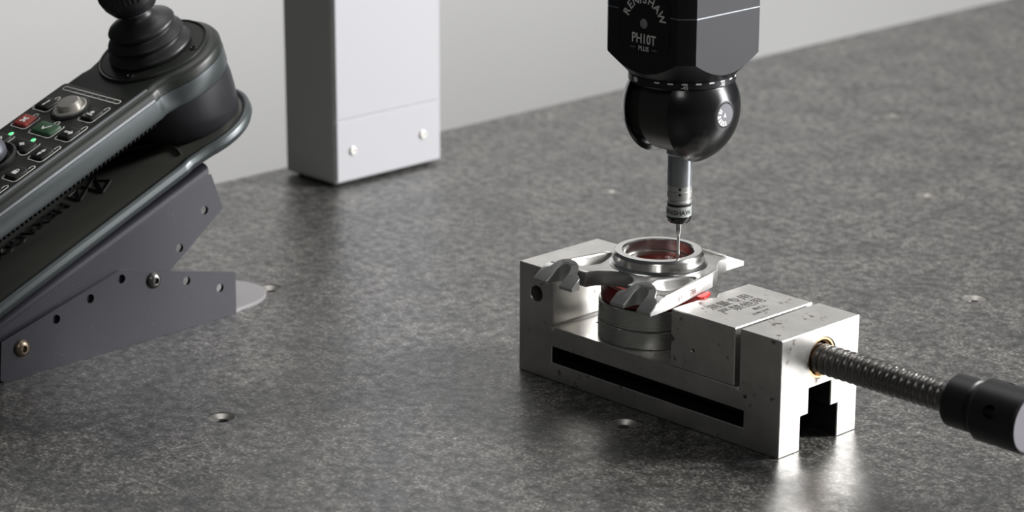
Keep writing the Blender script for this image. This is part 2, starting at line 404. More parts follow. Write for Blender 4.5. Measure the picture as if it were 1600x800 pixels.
pocket = [(25.8, 2.2), (22.2, 7), (20.6, 12.5), (22.4, 18), (25.2, 24.5), (28.4, 30.2), (31.0, 32.2), (33.6, 31.2), (34.8, 27.5), (38.2, 8.5), (38.0, 3.4), (35, 1.6), (30, 1.4)]
for sg in (1, -1):
    pts = [(WX+sg*a, b_) for a, b_ in pocket]
    if sg < 0: pts = pts[::-1]
    bm = bmesh.new(); loft(bm, pts, [(66.0, 2.8), (67.0, 1.7), (71.2, 0.9), (72.3, 0.2), (72.7, -0.6), (76, -0.6)]); cuts.append(to_mesh(bm))
pl = boolean(pl, cuts)
childm('plate', pl, 'cast_alloy', part, 40)
# two forked lugs: U-slot, shoulders, face inclined 36 degrees
TA = math.radians(36.0)
def lug(sg):
    cx = WX+sg*28.8; Y0, Z0 = -16.5, 65.6
    out = [(14.6, 0), (14.6, 7.4), (12.8, 9.2), (10.6, 10.2), (9.9, 11.4)]
    for i in range(1, 16):
        a = math.radians(8 + 164*i/16); out.append((9.7*math.cos(a), 10.6+7.6*math.sin(a)))
    out += [(-9.9, 11.4), (-10.6, 10.2), (-12.8, 9.2), (-14.6, 7.4), (-14.6, 0), (-4.7, 0), (-4.7, 9.3)]
    for i in range(1, 12):
        a = math.radians(180 - 180*i/12); out.append((4.7*math.cos(a), 9.3+5.1*math.sin(a)))
    out += [(4.7, 9.3), (4.7, 0)]
    bm = bmesh.new()
    T = [bm.verts.new((cx+a, Y0+s_*math.cos(TA), Z0+s_*math.sin(TA))) for a, s_ in out]
    B = [bm.verts.new((cx+a, Y0+s_*math.cos(TA), ZB)) for a, s_ in out]
    bm.faces.new(T); bm.faces.new(B[::-1]); n = len(out)
    for i in range(n): bm.faces.new((B[i], B[(i+1) % n], T[(i+1) % n], T[i]))
    childm('forked_lug', bevelled(to_mesh(bm), 0.3, 40, 1), 'machined_steel', part, 30)
lug(1); lug(-1)
# bearing ring with its root fillet
bm = bmesh.new()
lathe(bm, [(r_9, z_9 + (1.05 if z_9 > 69 else 0)) for r_9, z_9 in [(27.6, 71.0), (27.0, 71.9), (26.0, 72.5), (25.3, 73.4), (25.0, 73.6), (25.0, 77.6), (24.6, 78.4), (23.7, 79.3), (23.3, 79.4), (20.1, 79.4), (19.4, 78.8), (19.4, 73.2), (18.2, 72.6), (18.2, 70.4), (19.6, 69.6), (20.6, 64.6), (21.4, 64.6), (21.4, 71.0)]], 128, 'z', (WX, RY, 0), True)
child('bearing_ring', bm, 'polished_steel', part, 24)
# tail wedge behind the ring, with a thin rim
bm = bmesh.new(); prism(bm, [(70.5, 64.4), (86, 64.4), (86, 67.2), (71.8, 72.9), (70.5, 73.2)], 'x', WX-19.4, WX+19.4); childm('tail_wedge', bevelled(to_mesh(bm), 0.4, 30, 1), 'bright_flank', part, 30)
bm = bmesh.new(); box(bm, WX-19.0, WX+19.0, 69.6, 71.0, 72.0, 74.0, 0.4); child('tail_rim', bm, 'cast_alloy', part)
# flat milled flanks on both sides and the numbers etched on the right one
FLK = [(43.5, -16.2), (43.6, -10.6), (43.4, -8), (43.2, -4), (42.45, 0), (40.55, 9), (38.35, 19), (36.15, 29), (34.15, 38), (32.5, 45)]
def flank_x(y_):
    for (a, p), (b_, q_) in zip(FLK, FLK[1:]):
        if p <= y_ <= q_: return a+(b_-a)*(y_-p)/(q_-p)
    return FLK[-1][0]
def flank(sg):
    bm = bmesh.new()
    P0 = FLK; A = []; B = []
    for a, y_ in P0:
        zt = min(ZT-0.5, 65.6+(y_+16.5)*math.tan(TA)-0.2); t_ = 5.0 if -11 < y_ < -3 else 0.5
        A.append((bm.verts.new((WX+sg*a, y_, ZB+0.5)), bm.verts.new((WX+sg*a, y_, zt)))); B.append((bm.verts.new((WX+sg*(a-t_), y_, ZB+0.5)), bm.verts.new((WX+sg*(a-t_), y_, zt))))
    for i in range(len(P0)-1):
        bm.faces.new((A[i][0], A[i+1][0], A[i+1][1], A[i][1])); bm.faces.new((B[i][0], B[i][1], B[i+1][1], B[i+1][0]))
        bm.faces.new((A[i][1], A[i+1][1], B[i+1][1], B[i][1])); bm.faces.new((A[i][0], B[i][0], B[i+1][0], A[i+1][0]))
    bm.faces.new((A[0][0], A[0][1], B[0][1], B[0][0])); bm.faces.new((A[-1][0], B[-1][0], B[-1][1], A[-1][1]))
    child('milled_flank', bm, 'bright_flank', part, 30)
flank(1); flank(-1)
def flank_text(s_, y0):
    def f(x, y, z): return (WX+flank_x(y0+x)+0.06+z, y0+x, 66.0+y)
    childm('number_marking', text_mesh(s_, 4.3, f, 0.06, 0.02, 'LEFT'), 'engraved_mark', part, 0)
flank_text('61', 8.0); flank_text('786', 20.5)
part.location += Vector((2.3, -2.5, 0))*S

# ------------------------------------------------------------------ probe head
AX, AY, SZ = 90.6, 31.9, 164.6
head = empty('probe_head', (AX, AY, 140))
tag(head, 'black motorised probe head hanging above the vise', 'probe head')
# octagonal-looking body: cylinder cut by four flats, coned toward the bottom
def headbody(z0, z1, cone, hf=31.6, rc=40.0):
    bm = bmesh.new()
    pr = [(28.2, z0), (40.0, z0+11.8), (40.0, z1)] if cone else [(rc, z0), (rc, z1)]
    lathe(bm, pr, 144, 'z', (AX, AY, 0)); me = to_mesh(bm)
    bm = bmesh.new(); box(bm, AX-hf, AX+hf, AY-hf, AY+hf, z0-5, z1+5)
    return boolean(me, [to_mesh(bm)], 'INTERSECT')
childm('head_body', headbody(183.2, 219.0, True), 'black_anodised', head, 25)
childm('joint_glint_band', headbody(219.0, 219.5, False, 31.75, 40.12), 'grey_aluminium', head, 25)  # pale band puts the glint of the joint's chamfer into the colour
childm('upper_body', headbody(219.5, 300.0, False), 'black_anodised', head, 25)
bm = bmesh.new(); box(bm, AX-24, AX+24, AY-24, AY+24, 300, 900, 3); child('quill', bm, 'column_white', head)
# name plate and lettering on the -Y flat
YF = AY-31.6
def front(f_x, f_z): return lambda x, y, z: (f_x + x, YF - 0.28 - z, f_z + y)
bm = bmesh.new(); pts = rrect(91.9, 212.9, 36.6, 30.0, 5)
A = [bm.verts.new((p[0], YF-0.25, p[1])) for p in pts]; B = [bm.verts.new((p[0], YF+0.5, p[1])) for p in pts]
bm.faces.new(A); bm.faces.new(B[::-1])
for i in range(len(pts)): bm.faces.new((A[i], B[i], B[(i+1) % len(pts)], A[(i+1) % len(pts)]))
child('name_plate', bm, 'black_recess', head, 0)
word = 'RENISHAW'; a0, a1 = 166, 10
wid = {'I': 0.45, 'W': 1.3, 'N': 1.05, 'H': 1.05, 'A': 1.05}
tot = sum(wid.get(c, 0.95) for c in word); acc = 0
for c in word:
    k = wid.get(c, 0.95); t = (acc+k/2)/tot; acc += k
    a = math.radians(a0+(a1-a0)*t); ca, sa = math.cos(a), math.sin(a)
    def f(x, y, z, ca=ca, sa=sa):
        rr_ = 11.2+y; return (91.9 + rr_*ca + x*sa, YF-0.28-z, 213.2 + rr_*sa - x*ca)
    childm('letter', text_mesh(c, 6.2, f, 0.06, 0.10), 'white_print', head, 0)
childm('model_lettering', text_mesh('PH10T', 7.2, front(92.0, 203.1), 0.06, 0.10, xs=0.84), 'white_print', head, 0)
childm('plus_lettering', text_mesh('PLUS', 3.5, front(92.0, 199.2), 0.06, 0.04), 'white_print', head, 0)
for s_ in (-1, 1):
    bm = bmesh.new(); box(bm, 92.0+s_*7.6-1.7, 92.0+s_*7.6+1.7, YF-0.32, YF-0.2, 200.2, 200.6); child('plus_dash', bm, 'grey_print', head, 0)
bm = bmesh.new(); lathe(bm, [(2.6, YF-0.2), (2.5, YF-0.5), (1.2, YF-0.85), (0, YF-0.95)], 24, 'y', (91.9, 0, 213.6)); child('indicator_lens', bm, 'grey_print', head)
# rotating scale ring
bm = bmesh.new(); lathe(bm, [(27.0, 184.0), (28.6, 183.1), (28.6, 179.6), (27.6, 178.6), (24, 178.2)], 96, 'z', (AX, AY, 0)); child('scale_ring', bm, 'black_anodised', head, 30)
for i in range(-5, 4):
    a = math.radians(i*15)
    bm = bmesh.new(); wdt = 1.5
    def q(t, r): return (AX + r*math.cos(a) - t*math.sin(a), AY + r*math.sin(a) + t*math.cos(a))
    P4 = [q(-wdt, 28.55), q(wdt, 28.55), q(wdt, 28.75), q(-wdt, 28.75)]
    prism(bm, P4, 'z', 182.1, 182.9); child('scale_tick', bm, 'white_print', head, 0)
for s_, deg in (('-45', -45), ('-90', 0)):
    a = math.radians(deg)
    def f(x, y, z, a=a):
        th = a + x/28.7; rr_ = 28.68+z; return (AX+rr_*math.cos(th), AY+rr_*math.sin(th), 179.75+y)
    childm('scale_number', text_mesh(s_, 2.9, f, 0.08, 0.03), 'white_print', head, 0)
bm = bmesh.new(); a = math.radians(-106)
def q(t, r): return (AX + r*math.cos(a) - t*math.sin(a), AY + r*math.sin(a) + t*math.cos(a))
prism(bm, [q(-1.6, 28.5), q(1.6, 28.5), q(1.6, 28.8), q(-1.6, 28.8)], 'z', 180.6, 183.0); child('index_mark', bm, 'white_print', head, 0)
# spherical housing: cap, drum, ball; slices across X
R0 = 31.6
def sphere_slice(xa, xb, rev=False):
    pr = []
    for i in range(25):
        x_ = xa+(xb-xa)*i/24 if not rev else xb+(xa-xb)*i/24
        # even angular spacing
        t0, t1 = math.asin(max(-1, min(1, xa/R0))), math.asin(max(-1, min(1, xb/R0)))
        t = t0+(t1-t0)*i/24; pr.append((max(0, R0*math.cos(t)), R0*math.sin(t)))
    return pr
bm = bmesh.new(); lathe(bm, [(0, 14.6), (27.2, 14.6)] + sphere_slice(14.9, 30.7) + [(0, 30.7)], 96, 'x', (AX, AY, SZ)); child('ball_housing', bm, 'black_gloss', head, 35)
bm = bmesh.new(); lathe(bm, [(0, -31.6)] + sphere_slice(-31.55, -15.6) + [(26.3, -15.2), (24.6, -15.2), (24.2, -17.5), (0, -17.5)], 96, 'x', (AX, AY, SZ)); child('side_cap', bm, 'black_gloss', head, 35)
bm = bmesh.new(); lathe(bm, [(0, -18), (22.0, -18), (22.0, -9.0), (24.4, -9.0), (25.0, -8.2), (25.0, 15), (0, 15)], 96, 'x', (AX, AY, SZ)); child('tilt_drum', bm, 'drum_satin', head, 35)
# silver badge on the ball
bm = bmesh.new(); lathe(bm, [(0, 30.2), (7.0, 30.2), (7.0, 30.9), (6.5, 30.9), (6.5, 30.75), (0, 30.75)], 40, 'x', (AX, AY, SZ)); child('badge_rim', bm, 'black_recess', head, 30)
bm = bmesh.new(); lathe(bm, [(0, 30.7), (6.3, 30.7), (6.1, 31.0), (0, 31.0)], 40, 'x', (AX, AY, SZ)); badge = child('badge', bm, 'silver_badge', head, 30)
for deg, r1, r2, wd in ((152, 3.0, 5.6, 9), (140, 3.0, 5.6, 8), (186, 3.2, 5.9, 8), (212, 3.2, 5.9, 8), (236, 3.2, 5.9, 8), (258, 3.2, 5.9, 7), (278, 3.2, 5.9, 5)):
    pts = [(r*math.cos(math.radians(deg+d)), r*math.sin(math.radians(deg+d))) for r, d in ((r1, -wd), (r2, -wd), (r2, wd), (r1, wd))]
    bm = bmesh.new(); prism(bm, [(AY+p[0], SZ+p[1]) for p in pts], 'x', AX+30.95, AX+31.08); o = child('badge_segment', bm, 'white_print', badge, 0)
bm = bmesh.new(); prism(bm, [(AY-1.2, SZ-1.0), (AY+1.0, SZ-1.2), (AY-0.1, SZ+1.5)], 'x', AX+30.95, AX+31.08); child('badge_pointer', bm, 'white_print', badge, 0)

# touch probe below the head
probe = empty('touch_probe', (AX, AY, 100))
tag(probe, 'slim grey and black touch probe whose stylus dips into the bracket bore', 'touch probe')
def lp(name, prof, m, seg=48, sm=30):
    bm = bmesh.new(); lathe(bm, prof, seg, 'z', (AX, AY, 0)); return child(name, bm, m, probe, sm)
lp('probe_adaptor', [(0, 150), (7.6, 150), (7.6, 138.5), (6.75, 137.6), (6.75, 120.9), (0, 120.9)], 'grey_aluminium')
lp('probe_body', [(0, 120.9), (6.55, 120.9), (6.55, 117.9), (6.75, 117.7), (6.75, 114.4), (6.3, 113.9), (6.3, 112.6), (6.75, 112.2), (6.75, 111.2), (6.1, 110.6), (0, 110.6)], 'machined_steel')
lp('seal_band', [(0, 110.6), (6.4, 110.6), (6.4, 109.5), (0, 109.5)], 'black_recess')
lp('label_band', [(0, 109.5), (6.75, 109.5), (6.75, 103.9), (0, 103.9)], 'probe_label')
lp('nose_cap', [(0, 103.9), (6.8, 103.9), (6.8, 102.6), (6.0, 100.6), (5.4, 100.0), (2.5, 99.9), (0, 99.9)], 'black_gloss')
lp('stylus_holder', [(0, 99.9), (2.3, 99.9), (2.3, 98.9), (1.5, 98.5), (1.5, 96.0), (1.6, 95), (0.8, 91.8), (0, 91.8)], 'polished_steel', 24)
lp('stylus_stem', [(0, 92.2), (0.78, 92.2), (0.78, 76.8), (0, 76.8)], 'polished_steel', 20)
lp('stylus_tip', [(0.95*math.sin(math.pi*i/10), 76.2+0.95*math.cos(math.pi*i/10)) for i in range(11)], 'polished_steel', 20)
aw = math.radians(-44.0)
def f(x, y, z):
    th = aw - 0.26 + x/6.8; rr_ = 6.8+z; return (AX+rr_*math.cos(th), AY+rr_*math.sin(th), 105.3+y)
childm('probe_lettering', text_mesh('RENISHAW.', 3.6, f, 0.06, 0.07), 'dark_print', probe, 0)
for a_, z_ in ((-46, 119.6), (-46, 116.6)):
    bm = bmesh.new(); a = math.radians(a_); c_ = Vector((AX+6.5*math.cos(a), AY+6.5*math.sin(a), z_)); d_ = Vector((math.cos(a), math.sin(a), 0))
    tube(bm, [c_, c_+d_*0.35], 0.75, 14); child('alignment_mark', bm, 'dark_print', probe, 0)

# ------------------------------------------------------------------ controller stand (bent sheet metal)
TH = math.radians(2.2)
RZ = Matrix.Rotation(TH, 4, 'Z')
SO = Vector((-184.6, -140, 0))
stand = empty('controller_stand', SO, RZ)
tag(stand, 'dark bent sheet metal stand with bolts, carrying the jog controller', 'stand')
def lc(name, me, m, parent, smooth=30):   # child whose mesh is written in the parent's local frame
    o = link(name, me, m, None, smooth); o.parent = parent; return o
WD = 62.0
hp = [(-71.2, 17.3), (-46.7, 28.4), (-22.5, 34.9), (0.3, 41.5), (23.4, 35.5), (48.0, 29.4), (73.1, 19.2)]
def side_plate(poly, xa, xb, holes):
    bm = bmesh.new(); prism(bm, poly, 'x', xa, xb); me = to_mesh(bm)
    return boolean(me, [cyl_mesh('x', (0, y_, z_), 2.7, xa-3, xb+3, 24) for y_, z_ in holes])
low = [(-86.5, 2.0), (-84, 0.1), (85, 0.1), (85.4, 26.4), (1.5, 46.6), (-1.5, 46.6), (-84.4, 24)]
# the lower bracket: near cheek, far cheek, floor plate with a rounded tab
lc('near_cheek', side_plate(low, -2.2, 0, [h for i, h in enumerate(hp) if i not in (0, 4)]), 'bracket_paint', stand, 20)
lc('far_cheek', side_plate(low, -WD-2.2, -WD, [h for i, h in enumerate(hp) if i not in (0, 4)]), 'bracket_paint', stand, 20)
tabp = [(-2.3, -84), (-2.3, 86)]
for i in range(13):
    a = math.radians(0+180*i/12); tabp.append((-WD/2-1 + (WD/2-3)*math.cos(a), 98 + 30*math.sin(a)))
tabp += [(-WD+0.1, 86), (-WD+0.1, -84)]
bm = bmesh.new(); loft(bm, tabp, [(0.05, 0), (2.0, 0), (2.2, 0.3)]); lc('floor_plate', to_mesh(bm), 'base_tab_lit', stand, 20)
# upper bracket: inverted channel with round bends
def tl(y_): return 63.6 + (y_+4.5)*math.tan(math.radians(21.6))
up_poly = [(-86, tl(-86)-2), (68.0, tl(68)-2), (71.2, tl(71)-4), (79.2, 67.0), (38.4, 38), (-20, 12), (-86, 8)]
uh = [(65.2, 68.7), (45.4, 49.7)]
lc('near_web', side_plate(up_poly, -4.6, -2.4, uh), 'bracket_paint', stand, 20)
lc('far_web', side_plate(up_poly, -WD+0.2, -WD+2.4, uh), 'bracket_paint', stand, 20)
bm = bmesh.new(); sec = []
RB = 5.0
for i in range(9):
    a = math.radians(90*i/8); sec.append((-2.4-RB+RB*math.cos(a), -RB+3+RB*math.sin(a)))
for i in range(9):
    a = math.radians(90+90*i/8); sec.append((-WD+0.2+RB+RB*math.cos(a), -RB+3+RB*math.sin(a)))
inn = [(-WD+2.4, -RB+3)] + [(-WD+2.4+1.5, 0.5), (-6.2, 0.5), (-4.6, -RB+3)]
sec += inn
ya, yb = -86.0, 69.5
A = [bm.verts.new((p[0], ya, tl(ya)+p[1])) for p in sec]; B = [bm.verts.new((p[0], yb, tl(yb)+p[1])) for p in sec]
n = len(sec)
for i in range(n): bm.faces.new((A[i], A[(i+1) % n], B[(i+1) % n], B[i]))
bm.faces.new(A[::-1]); bm.faces.new(B)
lc('top_plate', to_mesh(bm), 'bracket_paint', stand, 25)
for (y_, z_), m_ in zip((hp[0], hp[4]), ('old_bolt', 'thread_steel')):
    bm = bmesh.new(); lathe(bm, [(0, -6), (2.6, -6), (2.6, 0), (4.9, 0.0), (4.9, 0.5), (4.4, 1.6), (3.2, 2.6), (2.0, 2.9), (1.9, 2.9), (1.9, 1.2), (0, 1.2)], 36, 'x', (0, y_, z_))
    lc('bolt', to_mesh(bm), m_, stand, 40)

# ------------------------------------------------------------------ jog controller
AL = math.radians(22.3)
ex = Vector((math.cos(TH), math.sin(TH), 0)); ey = Vector((-math.sin(TH), math.cos(TH), 0)); ez = Vector((0, 0, 1))
eu = ey*math.cos(AL)+ez*math.sin(AL); en = ez*math.cos(AL)-ey*math.sin(AL)
OC = SO + ex*(-5) + ey*(-10) + ez*130.5
RC = Matrix((ex, eu, en)).transposed().to_4x4()      # local x = across (w), y = along (u), z = normal (n)
ctl = empty('jog_controller', OC, RC)
tag(ctl, 'dark green-grey jog controller with joystick and keys, tilted on its stand', 'controller')
def cc_(name, bm, m, parent=ctl, smooth=30): return lc(name, to_mesh(bm), m, parent, smooth)
WC = -33.0; UE = 76.0
def handle_outline(hw, R, u0, ucorner, squash=1.0):
    """symmetric outline in (w, u): straight grip, then a round end"""
    dip = 1.2; pts = []
    pts.append((hw, u0))
    for u in (u0+60, ucorner-20, ucorner-2, ucorner): pts.append((hw, u))
    a_in = math.acos(min(1, (hw+0.3)/R))          # circle angle where its width is the grip's
    us = UE - R*math.sin(a_in)
    pts.append((hw-dip*0.6, ucorner+2.0)); pts.append((hw-dip, ucorner+4.5))
    for i in range(0, 29):
        a = -a_in*0.98 + (math.pi/2 + a_in*0.98)*i/28
        pts.append((R*math.cos(a), UE + R*squash*math.sin(a) if a > 0 else UE + R*math.sin(a)))
    right = pts
    left = [(-w_, u) for w_, u in right[::-1]][1:]
    return [(WC+w_, u) for w_, u in right+left]
ol = handle_outline(34.2, 39.4, -170, 45)
bm = bmesh.new(); loft(bm, ol, [(-7.6, 0.2), (-4.2, 0.0), (-2.2, 1.0), (-0.7, 3.0), (-0.1, 5.2), (0.0, 6.0)]); cc_('top_shell', bm, 'shell_dark', smooth=50)
bm = bmesh.new(); loft(bm, ol, [(-8.0, 0.7), (-7.4, 0.7)]); cc_('seam', bm, 'black_recess')
bm = bmesh.new(); loft(bm, ol, [(-20.5, 2.0), (-18.5, 0.6), (-10, 0.0), (-8.0, 0.2)]); cc_('lower_shell', bm, 'shell_plastic', smooth=50)
# bevel strips along the grip's top edges, their sheen put into a paler colour
for s_ in (1, -1):
    e0 = WC+s_*34.35
    bm = bmesh.new(); prism(bm, [(e0+s_*0.1, -7.4), (e0, -6.4), (e0-s_*3.4, -0.9), (e0-s_*4.2, -0.1), (e0-s_*5.4, 0.1), (e0-s_*5.4, -4)], 'y', -168, 43.5)
    cc_('edge_strip', bm, 'edge_sheen', smooth=24)
# housing skirt under the joystick, grip spine and tray
bm = bmesh.new(); rings = []
for n_, r_2, uc in ((-50.6, 30.5, 82.5), (-47, 32.0, 81.5), (-38, 35.0, 79), (-28, 37.4, 77), (-20.2, 37.8, 76)):
    rings.append([bm.verts.new((WC+r_2*math.cos(2*math.pi*i/72), uc+r_2*math.sin(2*math.pi*i/72), n_)) for i in range(72)])
for A, B in zip(rings, rings[1:]):
    for i in range(72): bm.faces.new((A[i], A[(i+1) % 72], B[(i+1) % 72], B[i]))
bm.faces.new(rings[0][::-1]); bm.faces.new(rings[-1])
cc_('housing_skirt', bm, 'housing_dark', smooth=50)
bm = bmesh.new(); loft(bm, [(-54, -168), (-54, 60), (-66, 60), (-66, -168)], [(-50.5, 0), (-20, 0)]); cc_('grip_spine', bm, 'black_recess')
tr = handle_outline(40.0, 42.5, -170, 44)
bm = bmesh.new(); loft(bm, tr, [(-57.6, 3.0), (-57.0, 1.4), (-54.4, 0), (-54.0, 0.5), (-53.6, 0.0), (-51.0, 0.3), (-49.6, 1.6), (-49.4, 2.8), (-49.9, 4.4), (-51.2, 6.0)]); cc_('tray', bm, 'shell_plastic', smooth=50)
bm = bmesh.new(); loft(bm, offset_poly(tr, 4.6), [(-51.4, 0), (-50.7, 0), (-50.4, 0.6)]); cc_('tray_liner', bm, 'tray_black', smooth=30)
# ridge on the liner
bm = bmesh.new(); tube(bm, [(-48, 40, -50.3), (-42, 45.5, -50.2), (-34, 50.5, -50.1), (-26, 53.6, -50.0), (-18, 54.2, -50.0), (-11, 52.8, -50.1), (-5, 50.0, -50.3)], 1.0, 8); cc_('liner_ridge', bm, 'tray_black')
# coiled cord lying below the lower edge of the shell
bm = bmesh.new(); pts = []
nturn = 50; u0, u1 = -126, 40
for i in range(nturn*8+1):
    t = i/(nturn*8); a = 2*math.pi*i/8
    pts.append((-4.2+1.3*math.cos(a), u0+(u1-u0)*t, -22.0+1.3*math.sin(a)))
tube(bm, pts, 0.8, 6); cc_('coiled_cord', bm, 'key_black', smooth=60)
# embossed word and emblem on the liner: letters read toward the grip's end, tops toward the camera
def emb(s_, size, u_, w_):
    me = text_mesh(s_, size, lambda x, y, z: (w_ + y, u_ - x, -50.1 + z), 0.9, 0.16, 'LEFT', 0.98)
    return lc('embossed_lettering', me, 'emboss_black', ctl, 20)
emb('HEXAGON', 13.0, -13.6, -42.5)
bm = bmesh.new()
def bar(p, q_): tube(bm, [(p[1], p[0], -50.2), (q_[1], q_[0], -50.2)], 0.6, 6)
G = dict(A=(-8.8, -43.7), B=(-8.3, -32.0), C=(13.4, -43.9), E=(2.9, -24.0), F=(14.1, -29.7), G=(9.9, -41.0), H=(2.7, -44.0), I=(-1.0, -44.0))
for k in ('AB', 'BC', 'IB', 'HE', 'CE', 'EF', 'GF', 'AI'): bar(G[k[0]], G[k[1]])
cc_('embossed_emblem', bm, 'emboss_black')
# key panel
bm = bmesh.new(); loft(bm, rrect(-35.8, -69, 58.5, 201, 3), [(-0.4, 0), (0.22, 0), (0.32, 0.2)]); cc_('key_panel', bm, 'panel_black')
ZP = 0.34
def line(pts, parent=ctl, name='printed_line', r=0.26, closed=False):
    bm = bmesh.new(); n = len(pts); P_ = [Vector(p) for p in pts]; Lv, Rv = [], []
    for i, p in enumerate(P_):
        t = (P_[(i+1) % n]-P_[i-1]) if closed else (P_[min(i+1, n-1)]-P_[max(i-1, 0)])
        t.normalize(); nn_ = Vector((-t.y, t.x))*r
        Lv.append(((p+nn_).x, (p+nn_).y)); Rv.append(((p-nn_).x, (p-nn_).y))
    V = [[bm.verts.new((*q_, z)) for q_ in side] for side in (Lv, Rv) for z in (ZP-0.1, ZP+0.06)]
    for i in range(n if closed else n-1):
        j = (i+1) % n
        bm.faces.new((V[1][i], V[1][j], V[3][j], V[3][i])); bm.faces.new((V[0][i], V[0][j], V[1][j], V[1][i])); bm.faces.new((V[2][i], V[2][j], V[3][j], V[3][i]))
    me = to_mesh(bm); o = link(name, me, 'white_print', None, 0); o.parent = parent; return o
def stadium(w0, w1, u_, r, tilt=0):
    pts = [];
    for i in range(9): a = math.radians(-90+180*i/8); pts.append((w1+r*math.cos(a), u_+r*math.sin(a)))
    for i in range(9): a = math.radians(90+180*i/8); pts.append((w0+r*math.cos(a), u_+r*math.sin(a)))
    return pts
line(stadium(-59.5, -10.0, 27.0, 1.55), closed=True, r=0.3)
for i in range(7):
    bm = bmesh.new(); w_ = -55+6.8*i; box(bm, w_, w_+0.6, 26.3, 27.7, ZP-0.1, ZP+0.05); cc_('tick', bm, 'grey_print', smooth=0)
def icon_poly(bm, pts, z0, z1): prism(bm, pts, 'z', z0, z1)
def arrow2(cx, cy, L_, ang, hw=1.5, sh_=0.45):
    p = [(-L_, 0), (-L_+2*hw*0.9, hw), (-L_+2*hw*0.9, sh_), (L_-2*hw*0.9, sh_), (L_-2*hw*0.9, hw), (L_, 0), (L_-2*hw*0.9, -hw), (L_-2*hw*0.9, -sh_), (-L_+2*hw*0.9, -sh_), (-L_+2*hw*0.9, -hw)]
    c, s_ = math.cos(ang), math.sin(ang); return [(cx+x*c-y*s_, cy+x*s_+y*c) for x, y in p]
def key(w_, u_, kw, kh, m_, icon, hook='right', led=False, concave=False):
    pts = rrect(w_, u_, kw, kh, 1.8, 4)
    if concave:
        pts = [(x, y + (2.6*max(0, 1-((x-w_+2)/6.5)**2) if y < u_-kh*0.3 else 0)) for x, y in pts]
        pts2 = []
        for i, p in enumerate(pts):
            pts2.append(p); q_ = pts[(i+1) % len(pts)]
            if p[1] < u_ and q_[1] < u_ and abs(q_[0]-p[0]) > 4:
                for t in (0.15, 0.3, 0.45, 0.6, 0.75, 0.9):
                    xx = p[0]+(q_[0]-p[0])*t; pts2.append((xx, u_-kh/2+2.6*max(0, 1-((xx-w_+2)/6.5)**2)))
        pts = pts2
    bm = bmesh.new(); loft(bm, pts, [(ZP-0.1, 0), (1.3, 0.15), (1.75, 0.55), (1.9, 1.1)]); k_ = cc_('key', bm, m_, smooth=40)
    zt = 1.92; bm = bmesh.new(); z0, z1 = zt-0.1, zt+0.05
    if icon == 'x':
        for a in (45, -45):
            c, s_ = math.cos(math.radians(a)), math.sin(math.radians(a)); icon_poly(bm, [(w_+x*c-y*s_, u_+x*s_+y*c) for x, y in ((-2.9, -0.7), (2.9, -0.7), (2.9, 0.7), (-2.9, 0.7))], z0, z1)
    elif icon == 'check': icon_poly(bm, [(w_-2.8, u_-0.2), (w_-2.0, u_+0.7), (w_-0.7, u_-1.0), (w_+2.9, u_+2.8), (w_+3.5, u_+2.2), (w_-0.7, u_-2.4)], z0, z1)
    elif icon == 'arrow':
        icon_poly(bm, [(w_-0.2, u_-0.8), (w_+1.6, u_-0.8), (w_+1.6, u_-2.0), (w_+4.0, u_), (w_+1.6, u_+2.0), (w_+1.6, u_+0.8), (w_-0.2, u_+0.8)], z0, z1)
        for d in (1.2, 2.6): icon_poly(bm, [(w_-d-0.4, u_-0.9), (w_-d+0.3, u_-0.9), (w_-d+0.3, u_+0.9), (w_-d-0.4, u_+0.9)], z0, z1)
    elif icon == 'updown': icon_poly(bm, arrow2(w_, u_, 3.4, math.radians(82)), z0, z1)
    elif icon == 'leftright': icon_poly(bm, arrow2(w_, u_+0.6, 2.6, 0, 1.7, 0.8), z0, z1)
    elif icon == 'stroke': icon_poly(bm, arrow2(w_, u_, 3.2, math.radians(82), 0.9, 0.4), z0, z1)
    elif icon == 'lock':
        icon_poly(bm, [(w_-2.0, u_-2.0), (w_+2.0, u_-2.0), (w_+2.0, u_+0.8), (w_-2.0, u_+0.8)], z0, z1)
        o_ = [(w_+1.5*math.cos(math.radians(t)), u_+0.9+1.7*math.sin(math.radians(t))) for t in range(0, 181, 30)]
        i_ = [(w_+0.95*math.cos(math.radians(t)), u_+0.9+1.1*math.sin(math.radians(t))) for t in range(180, -1, -30)]
        icon_poly(bm, o_+i_, z0, z1)
    elif icon == 'robot':
        icon_poly(bm, [(w_+1.6*math.cos(math.radians(t)), u_+1.0+1.3*math.sin(math.radians(t))) for t in range(0, 360, 36)], z0, z1)
        icon_poly(bm, [(w_-2.6, u_-0.4), (w_+2.6, u_-0.9), (w_+2.4, u_-1.9), (w_-2.8, u_-1.4)], z0, z1)
    o = cc_('icon', bm, 'white_print', None, 0) if False else lc('icon', to_mesh(bm), 'white_print', k_, 0)
    a, b_ = kw/2+1.1, kh/2+1.1
    pth = [(w_-a, u_-b_*0.55), (w_-a, u_-b_+1.2), (w_-a+1.0, u_-b_)]
    if concave:
        for i in range(9):
            t = i/8; xx = w_-a+2+(2*a-4.5)*t; pth.append((xx, u_-b_+2.6*max(0, 1-((xx-w_+2)/6.5)**2)))
    pth += [(w_+a-2.2, u_-b_), (w_+a-0.7, u_-b_+0.6), (w_+a, u_-b_+2.0)]
    if hook == 'right': hx = w_+a-1.5; top = u_+b_+2.0; pth += [(w_+a, top-1.5)]
    else: hx = None; pth += [(w_+a, u_+b_-1.2), (w_+a-0.8, u_+b_-0.2)]
